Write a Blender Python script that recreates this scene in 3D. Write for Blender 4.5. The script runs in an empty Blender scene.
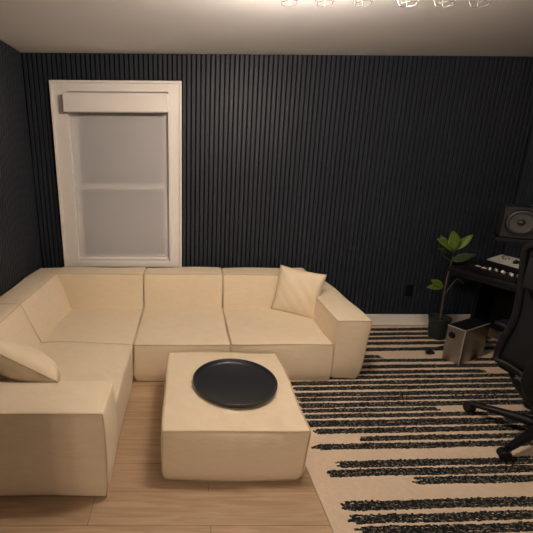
import bpy, bmesh, math, random
from mathutils import Vector, Matrix
random.seed(7)
S = bpy.context.scene
COL = S.collection
PI = math.pi

# ------------------------------------------------------------------ camera
cam_d = bpy.data.cameras.new('camera')
cam = bpy.data.objects.new('camera', cam_d); COL.objects.link(cam)
cam_d.sensor_fit = 'HORIZONTAL'; cam_d.sensor_width = 36.0
cam_d.lens = 387.05 / 533.0 * 36.0
cam_d.shift_x = (266.5 - 190.77) / 533.0
cam_d.clip_start = 0.02
r = Vector((0.999965, -0.006137, 0.005599)); u = Vector((-0.003753, 0.267599, 0.963523)); w = Vector((0.007411, 0.963511, -0.267567))
M = Matrix((r, u, -w)).transposed().to_4x4()
M.translation = Vector((1.3935, -3.5876, 1.5923))
cam.matrix_world = M
S.camera = cam

# ------------------------------------------------------------------ world, exposure
wd = bpy.data.worlds.new('night'); S.world = wd; wd.use_nodes = True
bg = wd.node_tree.nodes['Background']
bg.inputs[0].default_value = (0.30, 0.36, 0.5, 1); bg.inputs[1].default_value = 0.02
S.view_settings.view_transform = 'Standard'; S.view_settings.look = 'None'
S.view_settings.gamma = 1.0; S.view_settings.use_curve_mapping = False
S.view_settings.exposure = 0.0
BULB_LEFT = 760.0      # emission strength of the lit bulbs of the two ceiling fixtures
BULB_RIGHT = 8.0
ADDED_HALL = 1650.0           # bulbs of the added hall fixture, out of view behind the doorway
WARM = (1.0, 0.81, 0.66)

# ------------------------------------------------------------------ helpers
def tag(o, label=None, cat=None, group=None, kind=None):
    if label: o['label'] = label
    if cat: o['category'] = cat
    if group: o['group'] = group
    if kind: o['kind'] = kind
    return o
def empty(name, loc=(0, 0, 0), rz=0.0):
    o = bpy.data.objects.new(name, None); COL.objects.link(o)
    o.empty_display_size = 0.05
    o.location = loc; o.rotation_euler = (0, 0, rz)
    return o
def obj(name, bm, mat, parent=None, smooth=False, angle=None):
    me = bpy.data.meshes.new(name)
    bmesh.ops.recalc_face_normals(bm, faces=bm.faces[:])
    bm.to_mesh(me); bm.free()
    for m in (mat if isinstance(mat, (list, tuple)) else [mat]): me.materials.append(m)
    if smooth or angle:
        for p in me.polygons: p.use_smooth = True
        if angle: me.set_sharp_from_angle(angle=math.radians(angle))
    o = bpy.data.objects.new(name, me); COL.objects.link(o)
    if parent: o.parent = parent
    return o
def BM(): return bmesh.new()
def box(bm, x0, x1, y0, y1, z0, z1, bev=0.0, mi=0, seg=2):
    ret = bmesh.ops.create_cube(bm, size=1.0)
    vs = ret['verts']
    for v in vs:
        v.co = Vector((x0 + (v.co.x + .5) * (x1 - x0), y0 + (v.co.y + .5) * (y1 - y0), z0 + (v.co.z + .5) * (z1 - z0)))
    fs = list({f for v in vs for f in v.link_faces})
    for f in fs: f.material_index = mi
    if bev > 0:
        es = list({e for v in vs for e in v.link_edges})
        rb = bmesh.ops.bevel(bm, geom=es, offset=bev, segments=seg, affect='EDGES', profile=.5)
        for f in rb['faces']: f.material_index = mi
def obox(bm, c, ax, ay, az, hx, hy, hz, bev=0.0, mi=0):
    """box at centre c along the axes ax, ay, az with half sizes"""
    n0 = len(bm.verts)
    t = BM(); box(t, -hx, hx, -hy, hy, -hz, hz, bev, mi)
    mm = Matrix((Vector(ax).normalized(), Vector(ay).normalized(), Vector(az).normalized())).transposed().to_4x4()
    mm.translation = Vector(c)
    bmesh.ops.transform(t, matrix=mm, verts=t.verts[:])
    me = bpy.data.meshes.new('tmp'); t.to_mesh(me); t.free(); bm.from_mesh(me); bpy.data.meshes.remove(me)
def frame_of(d):
    d = d.normalized(); a = Vector((0, 0, 1)) if abs(d.z) < .9 else Vector((1, 0, 0))
    x = d.cross(a).normalized(); return x, d.cross(x).normalized()
def tube(bm, pts, rad, n=8, closed=False, cap=True, mi=0):
    pts = [Vector(p) for p in pts]; rings = []
    N = len(pts); X = None
    for i, p in enumerate(pts):
        if closed: d = pts[(i + 1) % N] - pts[i - 1]
        else: d = pts[min(i + 1, N - 1)] - pts[max(i - 1, 0)]
        d.normalize()
        if X is None: X, Y = frame_of(d)
        else:
            X = (X - d * X.dot(d)).normalized(); Y = d.cross(X)
        rr = rad[i] if isinstance(rad, (list, tuple)) else rad
        rings.append([bm.verts.new(p + rr * (math.cos(2 * PI * k / n) * X + math.sin(2 * PI * k / n) * Y)) for k in range(n)])
    for i in range(N if closed else N - 1):
        a, b = rings[i], rings[(i + 1) % N]
        off = 0
        if closed and i == N - 1:
            off = min(range(n), key=lambda q: (a[0].co - b[q].co).length)
        for k in range(n):
            f = bm.faces.new((a[k], a[(k + 1) % n], b[(k + 1 + off) % n], b[(k + off) % n])); f.material_index = mi
    if cap and not closed:
        for rg in (rings[0], rings[-1]):
            f = bm.faces.new(rg); f.material_index = mi
def lathe(bm, prof, n=32, c=(0, 0, 0), ax=None, mi=0):
    """prof: list of (radius, height) revolved about an axis through c"""
    c = Vector(c); d = Vector(ax or (0, 0, 1)).normalized(); X, Y = frame_of(d); rings = []
    for (rr, h) in prof:
        if rr < 1e-6: rings.append([bm.verts.new(c + d * h)])
        else: rings.append([bm.verts.new(c + d * h + rr * (math.cos(2 * PI * k / n) * X + math.sin(2 * PI * k / n) * Y)) for k in range(n)])
    for a, b in zip(rings, rings[1:]):
        for k in range(n):
            k2 = (k + 1) % n
            if len(a) == 1 and len(b) == 1: continue
            if len(a) == 1: f = bm.faces.new((a[0], b[k], b[k2]))
            elif len(b) == 1: f = bm.faces.new((a[k], a[k2], b[0]))
            else: f = bm.faces.new((a[k], a[k2], b[k2], b[k]))
            f.material_index = mi

# ------------------------------------------------------------------ materials
def mat(name, col, rough=.6, metal=0.0, spec=.5, noise=0.0, nscale=20.0, bump=0.0, bscale=80.0, stretch=(1, 1, 1), emit=None, sheen=0.0):
    m = bpy.data.materials.new(name); m.use_nodes = True
    nt = m.node_tree; b = nt.nodes['Principled BSDF']
    b.inputs['Base Color'].default_value = (*col, 1); b.inputs['Roughness'].default_value = rough
    b.inputs['Metallic'].default_value = metal; b.inputs['Specular IOR Level'].default_value = spec
    if sheen: b.inputs['Sheen Weight'].default_value = sheen; b.inputs['Sheen Roughness'].default_value = .5
    if emit: b.inputs['Emission Color'].default_value = (*emit[0], 1); b.inputs['Emission Strength'].default_value = emit[1]
    tc = nt.nodes.new('ShaderNodeTexCoord'); mp = nt.nodes.new('ShaderNodeMapping'); mp.inputs['Scale'].default_value = stretch
    nt.links.new(tc.outputs['Object'], mp.inputs[0])
    if noise:
        n = nt.nodes.new('ShaderNodeTexNoise'); n.inputs['Scale'].default_value = nscale; n.inputs['Detail'].default_value = 4
        nt.links.new(mp.outputs[0], n.inputs[0])
        mx = nt.nodes.new('ShaderNodeMixRGB'); mx.blend_type = 'MIX'
        mx.inputs[1].default_value = (*[c * (1 - noise) for c in col], 1); mx.inputs[2].default_value = (*[min(1, c * (1 + noise)) for c in col], 1)
        nt.links.new(n.outputs[0], mx.inputs[0]); nt.links.new(mx.outputs[0], b.inputs['Base Color'])
    if bump:
        n2 = nt.nodes.new('ShaderNodeTexNoise'); n2.inputs['Scale'].default_value = bscale; n2.inputs['Detail'].default_value = 3
        nt.links.new(mp.outputs[0], n2.inputs[0])
        bp = nt.nodes.new('ShaderNodeBump'); bp.inputs['Strength'].default_value = bump; bp.inputs['Distance'].default_value = .004
        nt.links.new(n2.outputs[0], bp.inputs['Height']); nt.links.new(bp.outputs[0], b.inputs['Normal'])
    return m
M_wall = mat('charcoal_slat', (.022, .028, .038), rough=.5, spec=.22, noise=.15, nscale=9, stretch=(1, 1, .1))
M_felt = mat('black_felt', (.006, .006, .007), rough=1, spec=.1)
M_white = mat('white_paint', (.80, .775, .74), rough=.45, noise=.03, nscale=8)
M_ceil = mat('ceiling_paint', (.84, .86, .90), rough=.9, spec=.2, noise=.03, nscale=3, bump=.05, bscale=150)
M_fabric = mat('cream_linen', (.79, .675, .495), rough=.95, spec=.15, noise=.07, nscale=14, bump=.6, bscale=30, stretch=(1, 1, 3.0), sheen=.1)
M_piping = mat('cream_piping_shaded', (.62, .51, .345), rough=.95, spec=.15)  # darker than the linen, shadow under the flange put into the colour
M_pillow = mat('cream_cotton', (.78, .67, .49), rough=.95, spec=.1, noise=.06, nscale=12, bump=.3, bscale=40)
M_black = mat('black_plastic', (.006, .0066, .008), rough=.5, spec=.22)
M_blackmesh = mat('black_mesh_cloth', (.007, .0076, .009), rough=.85, spec=.2, bump=.4, bscale=400)
M_tray = mat('black_tray', (.011, .014, .019), rough=.38, noise=.1)
M_desk = mat('black_desk_wood', (.005, .005, .006), rough=.5, spec=.25, noise=.2, nscale=6, stretch=(1, 8, 1))
M_steel = mat('brushed_aluminium', (.42, .40, .36), rough=.34, metal=.9, noise=.08, nscale=60, stretch=(1, 1, .05))
M_silver = mat('silver_panel', (.50, .50, .47), rough=.45, metal=.2)
M_cone = mat('grey_cone', (.040, .041, .041), rough=.55)
M_wire_backlit = mat('wire_backlit', (.02, .02, .02), rough=.8, spec=.1)  # cage wire darkened in colour to read as backlit by the bright ceiling
M_wire_lit = mat('wire_lit', (.30, .30, .29), rough=.35, metal=.3)  # same cage wire, colour lightened to look lit
M_glassk = mat('dark_pane', (.02, .025, .03), rough=.05)
M_pot = mat('dark_green_pot', (.018, .026, .022), rough=.6)
M_soil = mat('soil', (.03, .02, .013), rough=1, noise=.4, nscale=60, bump=1, bscale=80)
M_stem = mat('plant_stem', (.11, .085, .05), rough=.8)
M_leaf = mat('green_leaf', (.10, .17, .022), rough=.45, noise=.25, nscale=9)
M_leafd = mat('dark_green_leaf', (.03, .055, .018), rough=.4, noise=.25, nscale=9)
M_capw = mat('pale_knob', (.75, .72, .68), rough=.3)
M_logo = mat('grey_mark', (.12, .12, .12), rough=.5)
M_bulb = mat('lit_bulb', (.9, .85, .8), emit=(WARM, BULB_LEFT))
M_bulbr = mat('dim_bulb', (.9, .85, .8), emit=(WARM, BULB_RIGHT))
M_added_hall = mat('added_hall_bulb', (.9, .85, .8), emit=(WARM, ADDED_HALL))

# oak planks running along X
M_oak = bpy.data.materials.new('oak_planks'); M_oak.use_nodes = True
nt = M_oak.node_tree; b = nt.nodes['Principled BSDF']; L = nt.links.new
tc = nt.nodes.new('ShaderNodeTexCoord')
br = nt.nodes.new('ShaderNodeTexBrick'); br.offset = .37; br.inputs['Scale'].default_value = 1
br.inputs['Brick Width'].default_value = 1.5; br.inputs['Row Height'].default_value = .185
br.inputs['Mortar Size'].default_value = .0016; br.inputs['Mortar Smooth'].default_value = .3
br.inputs['Color1'].default_value = (.47, .335, .215, 1); br.inputs['Color2'].default_value = (.40, .28, .175, 1); br.inputs['Mortar'].default_value = (.19, .11, .06, 1)
L(tc.outputs['Object'], br.inputs[0])
mp = nt.nodes.new('ShaderNodeMapping'); mp.inputs['Scale'].default_value = (1.2, 16, 1); L(tc.outputs['Object'], mp.inputs[0])
nz = nt.nodes.new('ShaderNodeTexNoise'); nz.inputs['Scale'].default_value = 2.2; nz.inputs['Detail'].default_value = 7; nz.inputs['Distortion'].default_value = 1.2; L(mp.outputs[0], nz.inputs[0])
rp = nt.nodes.new('ShaderNodeValToRGB'); rp.color_ramp.elements[0].position = .35; rp.color_ramp.elements[0].color = (.74, .70, .66, 1); rp.color_ramp.elements[1].position = .65; rp.color_ramp.elements[1].color = (1.05, 1.05, 1.05, 1); L(nz.outputs[0], rp.inputs[0])
mx = nt.nodes.new('ShaderNodeMixRGB'); mx.blend_type = 'MULTIPLY'; mx.inputs[0].default_value = .8; L(br.outputs[0], mx.inputs[1]); L(rp.outputs[0], mx.inputs[2]); L(mx.outputs[0], b.inputs['Base Color'])
b.inputs['Roughness'].default_value = .5; b.inputs['Specular IOR Level'].default_value = .35

# rug: flat cream weave and salt-and-pepper black tufts
M_rug = mat('cream_weave', (.66, .535, .40), rough=1, spec=.05, noise=.12, nscale=40, bump=.7, bscale=220)
M_tuft = bpy.data.materials.new('charcoal_tuft'); M_tuft.use_nodes = True
nt = M_tuft.node_tree; b = nt.nodes['Principled BSDF']; L = nt.links.new
tc = nt.nodes.new('ShaderNodeTexCoord'); nz = nt.nodes.new('ShaderNodeTexNoise'); nz.inputs['Scale'].default_value = 75; nz.inputs['Detail'].default_value = 2; L(tc.outputs['Object'], nz.inputs[0])
rp = nt.nodes.new('ShaderNodeValToRGB'); e = rp.color_ramp.elements
e[0].position = .50; e[0].color = (.014, .016, .017, 1); e[1].position = .76; e[1].color = (.24, .22, .18, 1)
L(nz.outputs[0], rp.inputs[0]); L(rp.outputs[0], b.inputs['Base Color']); b.inputs['Roughness'].default_value = 1; b.inputs['Specular IOR Level'].default_value = .05

# light-filtering blind cloth
M_shade = bpy.data.materials.new('blind_cloth'); M_shade.use_nodes = True
nt = M_shade.node_tree; b = nt.nodes['Principled BSDF']; L = nt.links.new
b.inputs['Base Color'].default_value = (.80, .80, .82, 1); b.inputs['Roughness'].default_value = .55
out = nt.nodes['Material Output']; tr = nt.nodes.new('ShaderNodeBsdfTransparent'); ms = nt.nodes.new('ShaderNodeMixShader'); ms.inputs[0].default_value = .40
tc = nt.nodes.new('ShaderNodeTexCoord'); nz = nt.nodes.new('ShaderNodeTexNoise'); nz.inputs['Scale'].default_value = 120; L(tc.outputs['Object'], nz.inputs[0])
bp = nt.nodes.new('ShaderNodeBump'); bp.inputs['Strength'].default_value = .3; bp.inputs['Distance'].default_value = .003; L(nz.outputs[0], bp.inputs['Height']); L(bp.outputs[0], b.inputs['Normal'])
L(tr.outputs[0], ms.inputs[1]); L(b.outputs[0], ms.inputs[2]); L(ms.outputs[0], out.inputs[0])

# ------------------------------------------------------------------ room shell
H = 2.44; XR = 4.42; YF = -4.55; YB = -6.9
def struct(name, bm, m, parent=None, **k):
    o = obj(name, bm, m, parent, **k)
    if parent is None: o['kind'] = 'structure'
    return o
bm = BM(); box(bm, -.15, XR + .15, YB - .1, .2, -.1, 0); struct('floor', bm, M_oak)
bm = BM(); box(bm, -.15, XR + .15, YB - .1, .2, H, H + .1); struct('ceiling', bm, M_ceil)
PITCH, SW, SD = .0405, .0285, .013
WX0, WX1, WZ0, WZ1 = .222, 1.332, .597, 2.222        # casing outline
OX0, OX1, OZ0, OZ1 = .335, 1.235, .645, 2.14        # opening
BB = .108
bm = BM()
for (a, b_, c, d) in ((-.15, OX0, 0, H), (OX1, XR + .15, 0, H), (OX0, OX1, 0, OZ0), (OX0, OX1, OZ1, H)):
    box(bm, a, b_, SD, .15, c, d, mi=1)
x = .006
while x < XR:
    x1 = min(x + SW, XR)
    if x1 > WX0 and x < WX1:
        box(bm, x, x1, 0, SD + .001, BB, WZ0, .0015, seg=1); box(bm, x, x1, 0, SD + .001, WZ1, H - .004, .0015, seg=1)
    else: box(bm, x, x1, 0, SD + .001, BB, H - .004, .0015, seg=1)
    x += PITCH
box(bm, XR - SW * .8, XR + SD, 0, SD + .001, BB, H - .004); struct('wall_back', bm, [M_wall, M_felt])
def side_wall(name, xs, sgn):
    bm = BM(); a, b_ = sorted((xs - sgn * SD, xs - sgn * .15)); box(bm, a, b_, YB, .15, 0, H, mi=1)
    y = -.004
    while y > YF + .05:
        a, b_ = sorted((xs, xs - sgn * (SD + .001)))
        box(bm, a, b_, y - SW, y, BB, H - .004, .0015, seg=1); y -= PITCH
    struct(name, bm, [M_wall, M_felt])
side_wall('wall_left', 0.0, 1); side_wall('wall_right', XR, -1)
DX0, DX1, DZ = 1.19, 2.75, 2.1                       # added doorway, unseen behind the camera; its left jamb shades the sofa arm
bm = BM(); box(bm, -.15, DX0, YF - .12, YF, 0, H); box(bm, DX1, XR + .15, YF - .12, YF, 0, H); box(bm, DX0, DX1, YF - .12, YF, DZ, H); struct('wall_front', bm, M_white)
bm = BM(); box(bm, -.15, XR + .15, YB - .1, YB, 0, H); struct('wall_hall', bm, M_white)
bm = BM(); box(bm, 0.0, XR, -.012, SD, 0, BB, .002, seg=1); box(bm, 0.0, XR, -.026, -.012, 0, .02, .004); struct('baseboard_back', bm, M_white)
bm = BM(); box(bm, XR - .012, XR + SD, YF, -.012, 0, BB, .002, seg=1); struct('baseboard_right', bm, M_white)
bm = BM(); box(bm, -SD, .012, YF, -.012, 0, BB, .002, seg=1); struct('baseboard_left', bm, M_white)

# ------------------------------------------------------------------ window
win = empty('window_1', ((WX0 + WX1) / 2, 0, WZ0)); win['kind'] = 'structure'
def wobj(name, bm, m, par=None):
    o = obj(name, bm, m, par or win)
    bmesh_off = Matrix.Translation(-Vector(win.location))
    o.data.transform(bmesh_off); return o
bm = BM(); y0, y1 = -.022, .012
CW = .135
box(bm, WX0, OX0, y0, y1, WZ0, WZ1, .002, seg=1); box(bm, OX1, WX1, y0, y1, WZ0, WZ1, .002, seg=1)
box(bm, OX0, OX1, y0, y1, OZ1, WZ1, .002, seg=1); box(bm, OX0, OX1, y0, y1, WZ0, OZ0, .002, seg=1)
wobj('casing', bm, M_white)
bm = BM(); q = .018; e0, e1 = -.036, -.02
box(bm, WX0 - .003, WX0 + q, e0, e1, WZ0 - .003, WZ1 + .003, .004); box(bm, WX1 - q, WX1 + .003, e0, e1, WZ0 - .003, WZ1 + .003, .004)
box(bm, WX0 + q, WX1 - q, e0, e1, WZ1 - q, WZ1 + .003, .004)
wobj('casing_bead', bm, M_white)
bm = BM()
box(bm, OX0, OX0 + .022, -.022, .12, OZ0, OZ1); box(bm, OX1 - .016, OX1, -.022, .12, OZ0, OZ1); box(bm, OX0, OX1, .012, .12, OZ1 - .015, OZ1); box(bm, OX0, OX1, -.018, .12, OZ0, OZ0 + .012)
wobj('jamb', bm, M_white)
mz = 1.345
for nm, za, zb, yy in (('upper', mz - .02, OZ1 - .015, .070), ('lower', OZ0 + .012, mz + .025, .036)):
    bm = BM(); a, b_ = OX0 + .022, OX1 - .016; t = .055
    box(bm, a, a + t, yy, yy + .03, za, zb); box(bm, b_ - t, b_, yy, yy + .03, za, zb)
    box(bm, a + t, b_ - t, yy, yy + .03, za, za + .05); box(bm, a + t, b_ - t, yy, yy + .03, zb - .05, zb)
    s = wobj('sash', bm, M_white)
    bm = BM(); box(bm, a + t, b_ - t, yy + .012, yy + .018, za + .05, zb - .05); p = wobj('pane', bm, M_glassk, s)
bld = empty('roller_blind', (.775, 0, 1.965))
def bobj(name, bm, m):
    o = obj(name, bm, m, bld); o.data.transform(Matrix.Translation(-Vector(bld.location))); return o
tag(bld, 'cream roller blind with box cassette drawn down over the window', 'roller blind')
bm = BM(); box(bm, .338, 1.222, -.085, -.024, 1.972, 2.116, .004); bobj('cassette', bm, M_white)
bm = BM(); box(bm, OX0 + .026, OX1 - .020, .022, .0235, .672, 2.0); bobj('blind_cloth', bm, M_shade)
bm = BM(); box(bm, OX0 + .028, OX1 - .022, .012, .030, .660, .684, .004); bobj('bottom_bar', bm, M_white)

# ------------------------------------------------------------------ upholstery
def samples(lo, hi, rad, n):
    s = [lo, lo + rad * .3, lo + rad * .65, lo + rad]
    for i in range(1, n): s.append(lo + rad + (hi - lo - 2 * rad) * i / n)
    return s + [hi - rad, hi - rad * .65, hi - rad * .3, hi]
def soft_map(lo, hi, rad, bulge, seed, lean=None):
    c = [(a + b_) / 2 for a, b_ in zip(lo, hi)]; h = [(b_ - a) / 2 for a, b_ in zip(lo, hi)]
    def f(p):
        q = [max(lo[i] + rad, min(hi[i] - rad, p[i])) for i in range(3)]
        d = Vector([p[i] - q[i] for i in range(3)])
        if d.length > 1e-9: d.normalize()
        o = Vector(q) + d * rad
        n = [(p[i] - c[i]) / h[i] for i in range(3)]
        for i in range(3):                                  # belly of every face
            j, k = [(1, 2), (0, 2), (0, 1)][i]
            wgt = (1 - min(1, abs(n[j])) ** 2.5) * (1 - min(1, abs(n[k])) ** 2.5)
            s = max(-1, min(1, n[i])) ** 3
            up = bulge[i] if not isinstance(bulge[i], tuple) else (bulge[i][1] if s > 0 else bulge[i][0])
            o[i] += up * s * wgt
        if n[2] < -.5:
            k = ((-n[2] - .5) * 2) ** 2
            o[0] -= .012 * k * n[0] * abs(n[0]) ** 3; o[1] -= .012 * k * n[1] * abs(n[1]) ** 3
        wv = .0036 * (math.sin(9 * p[0] + 4 * p[2] + seed) + math.sin(11 * p[1] + 3 * p[0] + 2 * seed) + math.sin(13 * p[2] + 5 * p[1] + 3 * seed))
        o += d * wv if d.length > 0 else Vector((0, 0, 0))
        if lean: o = lean(o, n)
        return o
    return f
def soft_box(name, lo, hi, parent, rad=.013, bulge=(.006, .006, .010), n=12, seed=0.0, lean=None, seams=('top',), m=None):
    f = soft_map(lo, hi, rad, bulge, seed, lean)
    S3 = [samples(lo[i], hi[i], rad, n) for i in range(3)]
    bm = BM(); cache = {}
    def V(i, j, k):
        key = (i, j, k)
        if key not in cache: cache[key] = bm.verts.new(f((S3[0][i], S3[1][j], S3[2][k])) - base(parent))
        return cache[key]
    N = [len(s) - 1 for s in S3]
    for k in (0, N[2]):
        for i in range(N[0]):
            for j in range(N[1]): bm.faces.new((V(i, j, k), V(i + 1, j, k), V(i + 1, j + 1, k), V(i, j + 1, k)))
    for j in (0, N[1]):
        for i in range(N[0]):
            for k in range(N[2]): bm.faces.new((V(i, j, k), V(i + 1, j, k), V(i + 1, j, k + 1), V(i, j, k + 1)))
    for i in (0, N[0]):
        for j in range(N[1]):
            for k in range(N[2]): bm.faces.new((V(i, j, k), V(i, j + 1, k), V(i, j + 1, k + 1), V(i, j, k + 1)))
    o = obj(name, bm, m or M_fabric, parent, smooth=True)
    # piping along the chosen edges
    x0, y0, z0 = lo; x1, y1, z1 = hi
    E = {'top': [[(x0, y0, z1), (x1, y0, z1), (x1, y1, z1), (x0, y1, z1), (x0, y0, z1)]],
         'fl': [[(x0, y0, z0), (x0, y0, z1)]], 'fr': [[(x1, y0, z0), (x1, y0, z1)]], 'br': [[(x1, y1, z0), (x1, y1, z1)]],
         'tf': [[(x0, y0, z1), (x1, y0, z1)]], 'tr': [[(x1, y0, z1), (x1, y1, z1)]], 'tl': [[(x0, y0, z1), (x0, y1, z1)]], 'tb': [[(x0, y1, z1), (x1, y1, z1)]],
         'bf': [[(x0, y0, z0), (x1, y0, z0)]], 'bl': [[(x0, y0, z0), (x0, y1, z0)]], 'brt': [[(x1, y0, z0), (x1, y1, z0)]]}
    if seams:
        bm = BM(); cc = Vector([(a + b_) / 2 for a, b_ in zip(lo, hi)])
        for s in seams:
            for line in E[s]:
                pts = []
                for a, b_ in zip(line, line[1:]):
                    K = max(6, int((Vector(b_) - Vector(a)).length / .03))
                    for t in range(K): pts.append(Vector(a).lerp(Vector(b_), t / K))
                pts.append(Vector(line[-1]))
                P = []
                for p in pts:
                    q = f(p); dirv = Vector([(1 if p[i] >= hi[i] - 1e-6 else (-1 if p[i] <= lo[i] + 1e-6 else 0)) for i in range(3)])
                    P.append(q + dirv.normalized() * .0035 - base(parent) if dirv.length else q - base(parent))
                closed = line[0] == line[-1] and len(line) > 2
                tube(bm, P[:-1] if closed else P, .0040, 6, closed=closed)
        obj('piping', bm, M_piping, o, smooth=True)
    return o
def base(p): return Vector(p.location)

FY = -1.060; SZ = .305; AZ = .490; BZ = .612; BYB, BYF = -.095, -.315
def lean_back(o, n): return o + Vector((0, -.09 * (.5 - n[2] * .5) * max(0, -n[1]), 0))
def lean_left(o, n): return o + Vector((.25 * (.5 - n[2] * .5) * max(0, n[0]), 0, 0))
# corner module
cm = empty('sofa_corner_module', (.5, -.55, 0)); tag(cm, 'cream linen corner module of the sectional sofa under the window', 'sofa', 'modules of the cream sectional sofa')
soft_box('seat', (.215, FY, 0.004), (1.001, -.30, SZ), cm, seed=1, bulge=(.0, .0, .020), seams=('tf', 'tr'))
soft_box('backrest', (.225, BYF, .004), (1.001, BYB, BZ), cm, seed=2, lean=lean_back, bulge=(.0, .010, .008), seams=('tf', 'tb', 'tr'))
soft_box('backrest', (.02, FY, .004), (.23, BYB, BZ), cm, seed=3, lean=lean_left, bulge=(.010, .0, .008), seams=('tr', 'tl', 'tf', 'fr'))
# armless module
am = empty('sofa_armless_module', (1.35, -.55, 0)); tag(am, 'cream linen armless middle module of the sectional sofa behind the ottoman', 'sofa', 'modules of the cream sectional sofa')
soft_box('seat', (1.006, FY, .004), (1.700, -.30, SZ), am, seed=4, bulge=(.0, .010, .020), seams=('tf', 'tl', 'tr', 'fl', 'fr'))
soft_box('backrest', (1.006, BYF, .004), (1.702, BYB, BZ + .002), am, seed=5, lean=lean_back, bulge=(.0, .012, .008), seams=('tf', 'tb', 'tl', 'tr', 'fl', 'fr'))
# right end with arm (its right half stands on the rug)
rm = empty('sofa_end_module', (2.2, -.55, .004)); tag(rm, 'cream linen right end module of the sectional sofa with arm on the striped rug', 'sofa', 'modules of the cream sectional sofa')
soft_box('seat', (1.708, FY + .012, .008), (2.456, -.30, SZ), rm, seed=6, bulge=(.0, .008, .020), seams=('tf', 'tl', 'fl'))
soft_box('backrest', (1.708, BYF, .008), (2.47, BYB, BZ - .002), rm, seed=7, lean=lean_back, bulge=(.0, .012, .008), seams=('tf', 'tb', 'tl', 'tr', 'fl', 'fr'))
def taper_arm(o, n): return o + Vector((-.045 * (.5 - n[2] * .5) * max(0, n[0]), .02 * (.5 - .5 * n[2]) * max(0, -n[1]), 0))
soft_box('armrest', (2.460, FY + .008, .008), (2.708, BYB - .0, AZ), rm, seed=8, bulge=(.012, .012, .008), lean=taper_arm, seams=('tf', 'tl', 'fr'))
def crown(o, n): return o + Vector((0, 0, .018 * (1 - n[0] ** 2) * max(0, n[2])))
# left end with arm, towards the camera
lm = empty('sofa_end_module', (.5, -1.55, 0)); tag(lm, 'cream linen left end module of the sectional sofa, arm end nearest the camera', 'sofa', 'modules of the cream sectional sofa')
soft_box('seat', (.215, -1.80, .004), (1.0, FY - .005, SZ + .002), lm, seed=9, lean=crown, bulge=(.006, .0, .018), seams=('tb', 'brt'))
soft_box('backrest', (.02, -1.80, .004), (.23, FY - .005, BZ - .002), lm, seed=10, lean=lean_left, bulge=(.012, .0, .008), seams=('tr', 'tl', 'tb', 'br'))
def taper_l(o, n): return o + Vector((-.016 * max(0, n[0]) * (.5 + .5 * n[2]), .03 * (.5 - .5 * n[2]) * max(0, -n[1]), 0))
soft_box('armrest', (.02, -2.078, .004), (1.012, -1.795, AZ - .010), lm, seed=11, bulge=(.014, .012, .012), seams=('tf', 'fr', 'brt'))

ot = empty('ottoman', (1.625, -1.565, 0)); tag(ot, 'square cream linen ottoman holding the round black tray', 'ottoman')
def wide(o, n): return o + Vector((-.03 * (.5 - .5 * n[2]) * max(0, n[0]), 0, 0))
soft_box('cushion_block', (1.264, -1.974, .004), (2.006, -1.168, SZ), ot, seed=12, lean=wide, rad=.015, bulge=(.022, .022, .008), seams=('tf', 'tl', 'tr', 'tb', 'fl', 'fr', 'bf'))

# round tray
bm = BM(); R0 = .245
lathe(bm, [(0, 0), (R0 - .02, 0), (R0 - .006, .004), (R0, .014), (R0 + .002, .030), (R0 - .001, .033), (R0 - .006, .030), (R0 - .012, .016), (R0 - .024, .008), (0, .007)], 72)
tr_ = obj('tray', bm, M_tray, smooth=True); tr_.location = (1.672, -1.572, SZ + .0085); tag(tr_, 'round matte black tray lying on the cream ottoman', 'tray')

def pillow(name, c, ux, vx, w_, h_, th, m, seed):
    """ux, vx: in-plane axes; corners pulled out, faces bellied"""
    ux = Vector(ux).normalized(); vx = Vector(vx); vx = (vx - ux * vx.dot(ux)).normalized(); nx = ux.cross(vx)
    bm = BM(); N = 26; front = {}; rim = []
    def P(i, j, s):
        a = -1 + 2 * i / N; b_ = -1 + 2 * j / N
        pin_u = 1 - .055 * (1 - abs(b_) ** 2.2) * abs(a) ** 3; pin_v = 1 - .055 * (1 - abs(a) ** 2.2) * abs(b_) ** 3
        t = ((1 - abs(a) ** 2.1) * (1 - abs(b_) ** 2.1)) ** .55
        cr = .0035 * math.sin(5 * a + seed) * math.cos(4 * b_ + 2 * seed) + .0025 * math.sin(11 * (a + b_) + seed)
        return ux * (a * w_ / 2 * pin_u) + vx * (b_ * h_ / 2 * pin_v) + nx * (s * (th / 2) * t + cr * (1 if t > 0 else 0))
    for s in (1, -1):
        for i in range(N + 1):
            for j in range(N + 1):
                edge = i in (0, N) or j in (0, N)
                if edge and s == -1: front[(i, j, s)] = front[(i, j, 1)]
                else: front[(i, j, s)] = bm.verts.new(P(i, j, s))
        for i in range(N):
            for j in range(N):
                q = [front[(i, j, s)], front[(i + 1, j, s)], front[(i + 1, j + 1, s)], front[(i, j + 1, s)]]
                bm.faces.new(q if s == 1 else q[::-1])
    ring = [P(i, 0, 0) for i in range(N)] + [P(N, j, 0) for j in range(N)] + [P(N - i, N, 0) for i in range(N)] + [P(0, N - j, 0) for j in range(N)]
    o = obj(name, bm, m, smooth=True); o.location = c
    bm = BM(); tube(bm, ring, .0035, 6, closed=True); obj('piping', bm, M_piping, o, smooth=True)
    return o
p1 = pillow('throw_pillow', (2.335, -.462, .496), (.88, -.43, -.10), (.20, .18, .95), .385, .40, .16, M_pillow, 1.0)
tag(p1, 'cream throw pillow leaning in the right arm corner of the sofa', 'pillow')
p2 = pillow('throw_pillow', (.485, -1.655, .490), (.84, -.02, -.46), (.30, -.80, .45), .44, .40, .20, M_pillow, 2.3)
tag(p2, 'cream throw pillow tilted on the near arm of the sofa at the left edge', 'pillow')

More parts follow.
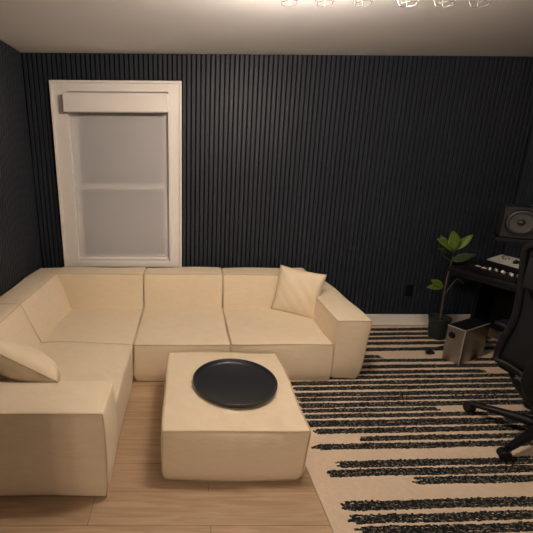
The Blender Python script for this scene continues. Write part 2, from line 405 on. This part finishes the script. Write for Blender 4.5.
# ------------------------------------------------------------------ rug
RA = math.radians(1.7); ca, sa = math.cos(RA), math.sin(RA)
rug_o = (2.04, -2.0)
ry1 = 1.90; ry0 = -1.35; rx1 = 2.25
verts = []; faces = []; fm = []
def rb(x0, x1, y0, y1, z0, z1):
    n = len(verts)
    for (x, y, z) in ((x0, y0, z0), (x1, y0, z0), (x1, y1, z0), (x0, y1, z0), (x0, y0, z1), (x1, y0, z1), (x1, y1, z1), (x0, y1, z1)): verts.append((x, y, z))
    for f in ((0, 3, 2, 1), (4, 5, 6, 7), (0, 1, 5, 4), (1, 2, 6, 5), (2, 3, 7, 6), (3, 0, 4, 7)): faces.append([n + i for i in f]); fm.append(0)
rb(0, rx1, ry0, ry1, .0, .0075)
rb(-.006, .006, ry0, ry1, .0, .009)
STR = [(-.138, .1, 9, .055), (-.24, .1, 9, .055), (-.331, .1, 9, .05), (-.432, .1, 9, .055), (-.546, .1, 9, .055), (-.673, .1, 1.02, .05), (-.742, .1, 9, .045),
       (-.838, .1, 9, .05), (-.921, .1, 1.72, .045), (-.991, .1, 9, .042), (-1.062, .11, 9, .046), (-1.130, .13, 9, .044), (-1.206, .10, 9, .046), (-1.264, .12, 9, .040), (-1.329, .10, 9, .046), (-1.388, .10, 1.045, .036),
       (-1.445, .10, 9, .040), (-1.518, .09, 9, .062), (-1.588, .13, 9, .046), (-1.658, .36, 9, .040), (-1.721, .075, 9, .045),
       (-1.855, .155, 9, .048), (-1.916, .09, 9, .050), (-1.978, .51, 9, .046), (-2.117, .075, 9, .052), (-2.190, .085, 9, .046), (-2.250, .095, 9, .044),
       (-2.33, .3, 9, .045), (-2.46, .08, 9, .05), (-2.53, .1, 9, .045), (-2.70, .2, 9, .05), (-2.78, .08, 9, .045), (-2.95, .1, 9, .05), (-3.04, .1, 1.2, .05)]
for (Y, xa, xb, wd_) in STR:
    wd_ *= (1.0 if Y > -1.4 else .94)
    X400 = 3.5 + (Y + .07) * .52
    yl = (Y - rug_o[1]) - math.tan(RA) * (X400 - rug_o[0])
    rows = max(4, round(wd_ / .0085)); st = wd_ / rows; xe = min(rx1 - .03, xb)
    for k in range(rows):
        edge = min(k, rows - 1 - k)
        xx = xa + random.uniform(0, .035) + (.012 if edge == 0 else 0); xend = xe - random.uniform(0, .03)
        ph = random.uniform(0, 6)
        while xx < xend:
            s = random.uniform(.0085, .0125); yy = yl - wd_ / 2 + (k + .5) * st + random.uniform(-.003, .003) + .002 * math.sin(xx * 9 + ph)
            hh = random.uniform(.003, .0065); hw = st * random.uniform(.55, .8); n = len(verts)
            dx, dy = random.uniform(-.003, .003), random.uniform(-.003, .003)
            z0 = .007
            verts.extend(((xx - s * .62, yy - hw, z0), (xx + s * .62, yy - hw, z0), (xx + s * .62, yy + hw, z0), (xx - s * .62, yy + hw, z0),
                          (xx + dx - s * .35, yy + dy - hw * .5, z0 + hh), (xx + dx + s * .35, yy + dy - hw * .5, z0 + hh * .95), (xx + dx + s * .35, yy + dy + hw * .5, z0 + hh), (xx + dx - s * .35, yy + dy + hw * .5, z0 + hh * .9)))
            for f in ((4, 5, 6, 7), (0, 1, 5, 4), (1, 2, 6, 5), (2, 3, 7, 6), (3, 0, 4, 7)): faces.append([n + i for i in f]); fm.append(1)
            xx += s
me = bpy.data.meshes.new('area_rug'); me.from_pydata(verts, [], faces); me.materials.append(M_rug); me.materials.append(M_tuft)
me.polygons.foreach_set('material_index', fm); me.update()
rug = bpy.data.objects.new('area_rug', me); COL.objects.link(rug); rug.location = (rug_o[0], rug_o[1], 0); rug.rotation_euler = (0, 0, RA)
tag(rug, 'large cream rug with tufted black stripes on the oak floor', 'rug')

# ------------------------------------------------------------------ ceiling fixtures with wire cages
def fixture(xs, bulb, label, wire):
    zb, yc = 2.234, -1.705
    f = empty('ceiling_light', (xs[1], yc, H)); tag(f, label, 'ceiling light', 'caged ceiling lights in a row'); o_ = Vector(f.location)
    bm = BM(); lathe(bm, [(0, 0), (.055, 0), (.055, -.018), (.05, -.024), (0, -.024)], 28); obj('canopy', bm, M_black, f, angle=40)
    bm = BM(); box(bm, xs[0] - o_.x - .03, xs[2] - o_.x + .03, -.012, .012, -.045, -.022, .003); obj('bar', bm, M_black, f)
    for x in xs:
        c = Vector((x, yc, zb)) - o_
        bm = BM(); lathe(bm, [(0, .185), (.014, .185), (.017, .14), (.017, .125), (0, .125)], 16, c); obj('socket', bm, M_black, f, angle=40)
        bm = BM(); lathe(bm, [(0, .126), (.011, .124), (.013, .112), (.024, .088), (.028, .07), (.024, .052), (.013, .042), (0, .039)], 12, c); obj('bulb', bm, bulb, f, smooth=True)
        bm = BM(); K = 6
        def ringp(rr, z, ph): return [c + Vector((rr * math.cos(2 * PI * (k + ph) / K), rr * math.sin(2 * PI * (k + ph) / K), z)) for k in range(K)]
        a, b_, d = ringp(.036, 0.0, .25), ringp(.061, .055, .25), ringp(.022, .14, .25)
        for rg in (a, b_):
            for k in range(K): tube(bm, [rg[k], rg[(k + 1) % K]], .0012, 5)
        for k in range(K):
            tube(bm, [a[k], b_[k]], .0012, 5); tube(bm, [b_[k], d[k]], .0012, 5); tube(bm, [d[k], d[(k + 1) % K]], .0012, 5)
        obj('wire_cage', bm, wire, f)
fixture((1.820, 1.972, 2.137), M_bulb, 'ceiling light with three wire cages, left one, lit brightly', M_wire_backlit)
fixture((2.330, 2.488, 2.640), M_bulbr, 'ceiling light with three wire cages, right one near the dark corner', M_wire_lit)
# added hall fixture, unseen, lights the sofa fronts through the doorway
hf = empty('added_hall_light', (1.55, -6.1, H)); tag(hf, 'added hall light, unseen, outside the doorway behind the camera', 'ceiling light')
bm = BM(); box(bm, -.3, .3, -.03, .03, -.03, 0, .004); obj('bar', bm, M_black, hf)
for dx in (-.104, -.162):
    bm = BM(); lathe(bm, [(0, -.03), (.012, -.03), (.012, -.06), (.019, -.075), (.019, -.10), (.012, -.112), (0, -.115)], 16, (dx, 0, 0)); obj('bulb', bm, M_added_hall, hf, smooth=True)

# ------------------------------------------------------------------ wall outlet
wo = empty('wall_outlet', (3.567, 0, .36)); tag(wo, 'black wall outlet on the dark slatted wall left of the plant', 'outlet')
bm = BM(); box(bm, -.036, .036, -.008, 0.0, -.058, .058, .002); obj('cover_plate', bm, M_felt, wo)
for z in (-.027, .027):
    bm = BM(); box(bm, -.017, .017, -.011, -.007, z - .015, z + .015, .003); obj('socket_face', bm, M_felt, wo)

# ------------------------------------------------------------------ rubber plant
pl = empty('potted_plant', (3.705, -.31, .0075)); tag(pl, 'young rubber plant in a dark green pot between sofa and desk', 'plant'); po = Vector(pl.location)
bm = BM(); lathe(bm, [(0, .001), (.066, .001), (.070, .01), (.086, .17), (.092, .172), (.094, .205), (.088, .206), (.084, .175), (.082, .16)], 36); obj('pot', bm, M_pot, pl, angle=40)
bm = BM(); lathe(bm, [(0, .172), (.05, .17), (.084, .162)], 24); obj('soil', bm, M_soil, pl, smooth=True)
def wl(*pts): return [Vector(p) - po for p in pts]
bm = BM()
tube(bm, wl((3.707, -.315, .16), (3.697, -.32, .3), (3.688, -.325, .46), (3.689, -.325, .58), (3.706, -.32, .74), (3.702, -.325, .85)), [.007, .0065, .006, .0055, .005, .003], 8)
tube(bm, wl((3.692, -.324, .43), (3.75, -.30, .50), (3.805, -.29, .575)), [.005, .0045, .004], 8)
tube(bm, wl((3.689, -.325, .50), (3.672, -.335, .512), (3.655, -.34, .515)), [.004, .003, .0025], 6)
obj('stem', bm, M_stem, pl, smooth=True)
def leaf(b0, tip, wid, nrm, m, curl=.12):
    b0 = Vector(b0) - po; tip = Vector(tip) - po; ax = tip - b0; Ln = ax.length; ax.normalize()
    n = Vector(nrm); n = (n - ax * n.dot(ax)).normalized(); sd = ax.cross(n)
    bm = BM(); NL, NW = 12, 6; grid = []
    for i in range(NL + 1):
        t = i / NL; ww = wid / 2 * (math.sin(PI * min(1, t * .98 + .02) ** .85) ** .75) + .0008
        row = []
        for j in range(NW + 1):
            s = -1 + 2 * j / NW
            row.append(bm.verts.new(b0 + ax * (Ln * t) + sd * (ww * s) + n * (abs(s) * ww * .28 - curl * Ln * t * t + .003 * math.sin(9 * t + 3 * s))))
        grid.append(row)
    for i in range(NL):
        for j in range(NW): bm.faces.new((grid[i][j], grid[i + 1][j], grid[i + 1][j + 1], grid[i][j + 1]))
    o = obj('leaf', bm, m, pl, smooth=True)
    md = o.modifiers.new('thick', 'SOLIDIFY'); md.thickness = .0016
    return o
v = (-.25, -.75, .55)
leaf((3.700, -.325, .838), (3.645, -.36, 1.015), .10, (-.2, -.9, .35), M_leaf, .06)
leaf((3.696, -.325, .835), (3.535, -.36, .955), .09, (-.1, -.7, .7), M_leaf, .10)
leaf((3.708, -.325, .845), (3.842, -.33, .985), .062, (-.5, -.75, .3), M_leaf, .05)
leaf((3.706, -.322, .745), (3.880, -.36, .822), .080, (-.1, -.55, .8), M_leafd, .08)
leaf((3.700, -.322, .735), (3.592, -.34, .828), .040, (.3, -.8, .4), M_leafd, .06)
leaf((3.702, -.320, .80), (3.62, -.25, .96), .07, (-.5, -.6, .6), M_leafd, .08)
leaf((3.702, -.320, .82), (3.74, -.26, .97), .07, (.0, -.9, .4), M_leafd, .06)
leaf((3.700, -.322, .80), (3.56, -.36, .875), .06, (-.2, -.6, .7), M_leafd, .14)
leaf((3.657, -.34, .515), (3.535, -.36, .580), .062, (-.2, -.85, .45), M_leaf, .08)
leaf((3.657, -.34, .513), (3.505, -.37, .520), .060, (-.1, -.75, .65), M_leaf, .08)
leaf((3.803, -.29, .573), (3.876, -.31, .528), .038, (.1, -.6, .8), M_leafd, .1)

# ------------------------------------------------------------------ desk corner
DA = math.atan2(.371, .928)                 # desk edge runs towards the camera, turned off the wall
O = Vector((3.53, -.53, 0)); ed = Vector((.371, -.928, 0)).normalized(); dd = Vector((.928, .371, 0)).normalized(); UP = Vector((0, 0, 1))
dk = empty('desk', O); tag(dk, 'black studio desk standing along the right wall behind the chair', 'desk')
def dpart(name, e0, e1, d0, d1, z0, z1, m=M_desk, bev=.004, parent=dk):
    bm = BM(); c = ed * ((e0 + e1) / 2) + dd * ((d0 + d1) / 2) + UP * ((z0 + z1) / 2)
    obox(bm, c, ed, dd, ed.cross(dd), (e1 - e0) / 2, (d1 - d0) / 2, (z1 - z0) / 2, bev); return obj(name, bm, m, parent)
dpart('desktop', 0, .85, 0, .60, .715, .75)
dpart('apron', .02, .83, .012, .03, .69, .716)
dpart('side_panel', .06, .09, .33, .59, .0085, .715)
dpart('side_panel', .79, .82, .05, .59, .0085, .715)
dpart('back_panel', .09, .79, .57, .59, .15, .715)

# studio monitor on its stand
ff = Vector((-.55, -.835, 0)).normalized(); rt = Vector((.835, -.55, 0)).normalized(); bk = -ff
SP = Vector((3.738, -.732, 0))
def sp(a, b_, z): return SP + rt * a + bk * b_ + UP * z
stc = sp(.19, .175, 0)
st = empty('speaker_stand', (stc.x, stc.y, .7505)); tag(st, 'black desktop stand carrying the studio monitor', 'stand'); so = Vector(st.location)
bm = BM(); obox(bm, sp(.18, .115, 1.024) - so, rt, bk, rt.cross(bk), .205, .135, .014, .004); obj('top_plate', bm, M_black, st)
bm = BM(); tube(bm, [stc + UP * .76 - so, stc + UP * 1.012 - so], .02, 16); obj('post', bm, M_black, st, angle=40)
bm = BM(); obox(bm, stc + UP * .758 - so, rt, bk, rt.cross(bk), .065, .065, .0075, .003); obj('base_plate', bm, M_black, st)
spk = empty('studio_monitor', sp(.18, .12, 1.0385)); tag(spk, 'black studio monitor loudspeaker lying sideways on the desk stand', 'loudspeaker'); so = Vector(spk.location)
bm = BM(); obox(bm, sp(.18, .12, 1.154) - so, rt, bk, rt.cross(bk), .18, .12, .115, .008); obj('cabinet', bm, mat('black_cabinet', (.014, .014, .014), rough=.55, spec=.3), spk)
wc = sp(.108, 0, 1.158) - so
bm = BM(); lathe(bm, [(.100, -.001), (.100, .005), (.094, .007), (.089, .005), (.087, .0)], 48, wc, ff); obj('surround_ring', bm, M_black, spk, smooth=True)
bm = BM(); lathe(bm, [(.087, .001), (.082, .005), (.072, .005), (.066, .001)], 48, wc, ff); obj('rubber_surround', bm, mat('rubber', (.02, .02, .02), rough=.4), spk, smooth=True)
bm = BM(); lathe(bm, [(.067, .004), (.05, .0022), (.03, .0012), (.026, .001)], 48, wc, ff); obj('woofer_cone', bm, M_cone, spk, smooth=True)
bm = BM(); lathe(bm, [(.022, .001), (.019, .007), (.011, .011), (0, .013)], 32, wc, ff); obj('dust_cap', bm, mat('dust_cap', (.02, .02, .02), rough=.3), spk, smooth=True)
bm = BM(); lathe(bm, [(.05, 0), (.05, .005), (.035, .003), (.016, .003), (.012, .008), (0, .01)], 32, sp(.295, 0, 1.18) - so, ff); obj('tweeter', bm, M_cone, spk, smooth=True)

# audio interface, silver face, in front of the stand
def gear_axes(deg):
    a = math.radians(deg); f_ = Vector((-math.cos(a), -math.sin(a), 0)); s_ = Vector((math.sin(a), -math.cos(a), 0)); return s_, -f_
s_, b2 = gear_axes(8)
gc = Vector((3.875, -.745, .7505)); ai = empty('audio_interface', gc); tag(ai, 'small tilted mixer with a silver face below the studio monitor', 'mixer')
tl = math.radians(16); ty = (b2 * math.cos(tl) + UP * math.sin(tl)); tz = s_.cross(ty)
if tz.z < 0: tz = -tz
bm = BM()
hw, hd = .155, .065
for sx in (-1, 1): pass
vs = [bm.verts.new(s_ * a + b2 * d_ + UP * z) for a in (-hw, hw) for (d_, z) in ((-hd, 0), (hd, 0), (hd, .115), (-hd, .075))]
for f in ((0, 1, 2, 3), (7, 6, 5, 4), (0, 4, 5, 1), (1, 5, 6, 2), (2, 6, 7, 3), (3, 7, 4, 0)): bm.faces.new([vs[i] for i in f])
obj('body', bm, M_black, ai)
fc = UP * .097
bm = BM(); obox(bm, fc, s_, ty, tz, .158, .066, .004, .002); obj('face_plate', bm, M_silver, ai)
def disc_knob(par, c, rr, h, m, ax=tz, name='knob'):
    bm = BM(); lathe(bm, [(0, 0), (rr, 0), (rr * .9, h), (rr * .7, h + .002), (0, h + .002)], 18, c, ax); return obj(name, bm, m, par, angle=40)
disc_knob(ai, fc + s_ * .035 - ty * .008 + tz * .004, .021, .014, M_black)
disc_knob(ai, fc + s_ * .115 + ty * .012 + tz * .004, .016, .014, M_black)
for a, d_ in ((-.085, .005), (-.06, .0), (-.05, .02), (.0, .03), (-.11, .025)): disc_knob(ai, fc + s_ * a + ty * d_ + tz * .004, .006, .006, M_cone)
# controller with shiny knobs at the desk edge
s3, b3 = gear_axes(13)
kc = Vector((3.725, -.785, .7505)); ct = empty('midi_controller', kc); tag(ct, 'black control surface with a row of shiny knobs on the desk edge', 'controller')
bm = BM(); obox(bm, UP * .018, s3, b3, s3.cross(b3), .19, .05, .018, .004); obj('body', bm, M_black, ct)
bm = BM(); obox(bm, UP * .038 - s3 * .145, s3, b3, s3.cross(b3), .014, .012, .003, .001); obj('button', bm, M_capw, ct)
bm = BM(); obox(bm, UP * .038 - s3 * .085 - b3 * .008, s3, b3, s3.cross(b3), .018, .010, .003, .001); obj('button', bm, mat('salmon_key', (.75, .55, .45), rough=.4), ct)
for i in range(8):
    q = UP * .036 + s3 * (-.04 + i * .028) + b3 * (.012 if i % 2 else -.006)
    disc_knob(ct, q, .0085, .016, M_steel if i % 3 else M_capw, ax=UP)
for i in range(6):
    disc_knob(ct, UP * .036 + s3 * (-.12 + i * .045) + b3 * .036, .004, .004, M_steel, ax=UP, name='indicator')

# silver bookshelf speaker / subwoofer on the rug
sa_ = Vector((math.cos(math.radians(26)), math.sin(math.radians(26)), 0)); fa = Vector((-sa_.y, sa_.x, 0))
sb = Vector((3.572, -.815, .0))
sw_ = empty('subwoofer', sb + UP * .009); tag(sw_, 'small silver subwoofer box standing on the rug in front of the desk', 'subwoofer')
bm = BM(); obox(bm, sa_ * .17 + fa * .065 + UP * .15, sa_, fa, sa_.cross(fa), .168, .064, .145, .004); obj('cabinet', bm, mat('gunmetal', (.30, .285, .26), rough=.22, metal=.9, noise=.1, nscale=4), sw_)
bm = BM(); obox(bm, sa_ * .17 + fa * .065 + UP * .297, sa_, fa, sa_.cross(fa), .17, .066, .006, .002); obj('top_panel', bm, M_desk, sw_)
bm = BM(); obox(bm, sa_ * .0 + fa * .065 + UP * .15, sa_, fa, sa_.cross(fa), .006, .067, .148, .003); obj('front_panel', bm, M_steel, sw_)
bm = BM(); lathe(bm, [(.026, 0), (.026, .004), (.021, .005), (.019, .0015), (0, .0015)], 28, -sa_ * .006 + fa * .088 + UP * .225, -sa_); obj('port', bm, M_black, sw_, smooth=True)
bm = BM(); cr_ = sa_.cross(fa)
obox(bm, -sa_ * .0065 + fa * .065 + UP * .2985, sa_, fa, cr_, .003, .068, .003, .001)
obox(bm, -sa_ * .0065 - fa * .001 + UP * .15, sa_, fa, cr_, .003, .003, .148, .001)
obox(bm, sa_ * .165 - fa * .002 + UP * .2985, sa_, fa, cr_, .17, .0025, .0025, .001)
obj('edge_trim', bm, mat('polished_trim', (.62, .61, .58), rough=.3, metal=.3), sw_)
for a in (.02, .32):
    for b_ in (.02, .11):
        bm = BM(); lathe(bm, [(0, -.0005), (.012, -.0005), (.012, .006), (0, .006)], 12, sa_ * a + fa * b_); obj('foot', bm, M_black, sw_)
# lump of cable beside it
bm = BM(); pts = []
for i in range(60):
    t = i / 59 * 2 * PI * 3.5; rr = .028 + .006 * math.sin(2.3 * t)
    pts.append((3.452 + rr * math.cos(t), -.632 + rr * .8 * math.sin(t), .016 + .0032 * (i / 10)))
pts += [(3.50, -.585, .016), (3.56, -.53, .013), (3.66, -.49, .013), (3.8, -.45, .013)]
tube(bm, pts, .0045, 6); cb = obj('power_cable', bm, M_black, smooth=True); tag(cb, 'coiled black cable lying on the rug beside the subwoofer', 'cable')

# ------------------------------------------------------------------ office chair
CH = math.radians(15)
ch = empty('office_chair', (3.462, -1.695, .0), CH); tag(ch, 'black office chair with mesh back on the rug by the desk', 'chair')
def cpart(name, bm, m, **k): return obj(name, bm, m, ch, **k)
Rb = .362; ZR = .016
for k in range(5):
    a = 1.019 - CH + k * 2 * PI / 5; d = Vector((math.cos(a), math.sin(a), 0)); s = Vector((-d.y, d.x, 0))
    bm = BM(); pts = [d * .03 + UP * .115, d * .12 + UP * .112, d * .24 + UP * .096, d * .345 + UP * .078]
    rings = []
    for p, (w_, h_) in zip(pts, ((.030, .026), (.026, .022), (.021, .017), (.016, .013))):
        rings.append([bm.verts.new(p + s * (w_ * x_) + UP * (h_ * z_)) for x_, z_ in ((-1, -.7), (-.7, -1), (.7, -1), (1, -.7), (1, .4), (.6, 1), (-.6, 1), (-1, .4))])
    for A, B in zip(rings, rings[1:]):
        for i in range(8): bm.faces.new((A[i], A[(i + 1) % 8], B[(i + 1) % 8], B[i]))
    bm.faces.new(rings[0]); bm.faces.new(rings[-1])
    lg = cpart('leg', bm, M_black, angle=35)
    wdir = Vector((math.cos(a + .9), math.sin(a + .9), 0)); cc = d * Rb
    bm = BM()
    for sg in (-1, 1):
        lathe(bm, [(0, .006), (.026, .006), (.030, .010), (.030, .020), (.026, .025), (0, .025)], 24, cc + UP * (.031 + ZR), wdir * sg)
    tube(bm, [cc - wdir * .022 + UP * (.031 + ZR), cc + wdir * .022 + UP * (.031 + ZR)], .009, 10)
    tube(bm, [cc + UP * (.036 + ZR), cc + UP * .078], .010, 10)
    # hood over the wheels
    hd_ = []
    q = wdir.cross(UP)
    for i in range(9):
        t = PI * (i / 8); hd_.append(cc + q * (.033 * math.cos(t)) + UP * (.031 + ZR + .033 * math.sin(t)))
    for A, B in zip(hd_, hd_[1:]):
        f = bm.faces.new([bm.verts.new(A - wdir * .012), bm.verts.new(A + wdir * .012), bm.verts.new(B + wdir * .012), bm.verts.new(B - wdir * .012)])
    obj('caster', bm, M_black, lg, angle=40)
bm = BM(); lathe(bm, [(0, .085), (.042, .085), (.046, .10), (.042, .14), (.03, .15), (.028, .24), (.02, .25), (.02, .31), (0, .31)], 24); cpart('gas_column', bm, M_black, angle=40)
# tilt mechanism: tapered shell under the seat
bm = BM(); rings = []
for z, x0, x1, hy in ((.215, -.06, .07, .05), (.26, -.13, .12, .10), (.33, -.155, .20, .18), (.375, -.17, .25, .21), (.40, -.17, .26, .215)):
    rg = []
    for i in range(28):
        t = 2 * PI * i / 28; cx_, sx_ = math.cos(t), math.sin(t)
        px_ = (abs(cx_) ** .6) * (1 if cx_ > 0 else -1); py_ = (abs(sx_) ** .6) * (1 if sx_ > 0 else -1)
        rg.append(bm.verts.new((((x0 + x1) / 2) + (x1 - x0) / 2 * px_, hy * py_, z)))
    rings.append(rg)
for A, B in zip(rings, rings[1:]):
    for i in range(28): bm.faces.new((A[i], A[(i + 1) % 28], B[(i + 1) % 28], B[i]))
bm.faces.new(rings[0]); bm.faces.new(rings[-1])
sh = cpart('seat_shell', bm, M_black, smooth=True)
bm = BM()
for sg in (-1, 1):
    obox(bm, (-.181, .085, .408), Vector((0, 1, sg * .6)), Vector((-1, 0, 0)), Vector((0, -sg * .6, 1)), .020, .003, .004)
obj('emblem', bm, M_logo, sh)['label'] = 'grey cross emblem'
seat_e = soft_box('seat', (-.165, -.23, .395), (.29, .23, .475), ch, rad=.03, bulge=(.01, .01, .012), n=8, seed=3, seams=None, m=M_blackmesh)
seat_e.data.transform(Matrix.Translation(base(ch)))
# backrest: frame hoop, mesh panel, spine
def bx_(z): return -.165 - .10 * ((z - .42) / .75) ** 1.3 * .55 - .025 * math.sin(PI * (z - .42) / .75) * -1
def hw_(z):
    t = max(0, min(1, (z - .48) / .30))
    return .236 - .05 * (t * t * (3 - 2 * t))
loop = []
Z0, Z1 = .45, 1.19
for i in range(12): z = Z0 + (Z1 - .05 - Z0) * i / 11; loop.append((z, hw_(z)))
bm = BM(); pts = []
for z, h_ in loop: pts.append((bx_(z), h_, z))
for i in range(1, 8):
    t = PI * i / 8; pts.append((bx_(Z1 - .03), hw_(Z1 - .05) * math.cos(t) ** 1 if abs(math.cos(t)) > .02 else 0, Z1 - .05 + .05 * math.sin(t)))
for z, h_ in reversed(loop): pts.append((bx_(z), -h_, z))
for i in range(1, 6):
    t = i / 6; pts.append((bx_(Z0), -hw_(Z0) * (1 - 2 * t), Z0 - .02 * math.sin(PI * t)))
tube(bm, pts, .022, 10, closed=True); cpart('back_frame', bm, M_black, smooth=True)
bm = BM(); G = []
for i in range(15):
    z = Z0 + (Z1 - .02 - Z0) * i / 14; row = []
    for j in range(11):
        s = -1 + 2 * j / 10; row.append(bm.verts.new((bx_(z) - .02 * (1 - s * s) + .004, hw_(min(z, Z1 - .05)) * s * (1 if z < Z1 - .05 else .93), z)))
    G.append(row)
for A, B in zip(G, G[1:]):
    for j in range(10): bm.faces.new((A[j], A[j + 1], B[j + 1], B[j]))
mp_ = cpart('back_mesh', bm, M_blackmesh, smooth=True); md = mp_.modifiers.new('thick', 'SOLIDIFY'); md.thickness = .006
bm = BM()
box(bm, bx_(1.02) - .045, bx_(1.02) - .012, -.15, .15, .93, 1.10, .012); cpart('upper_back_panel', bm, M_blackmesh, smooth=True)
bm = BM(); tube(bm, [(-.10, 0, .33), (-.20, 0, .36), (-.25, 0, .45), (bx_(.7) - .04, 0, .7), (bx_(.95) - .03, 0, .96)], [.035, .034, .03, .026, .022], 12); cpart('spine', bm, M_black, smooth=True)
for sg in (-1, 1):
    bm = BM(); tube(bm, [(.02, sg * .20, .39), (.02, sg * .285, .40), (.02, sg * .295, .46), (.02, sg * .295, .62)], .017, 10); ar = cpart('armrest', bm, M_black, smooth=True)
    bm = BM(); box(bm, -.10, .15, sg * .295 - .045, sg * .295 + .045, .62, .648, .012); obj('arm_pad', bm, M_black, ar, angle=40)
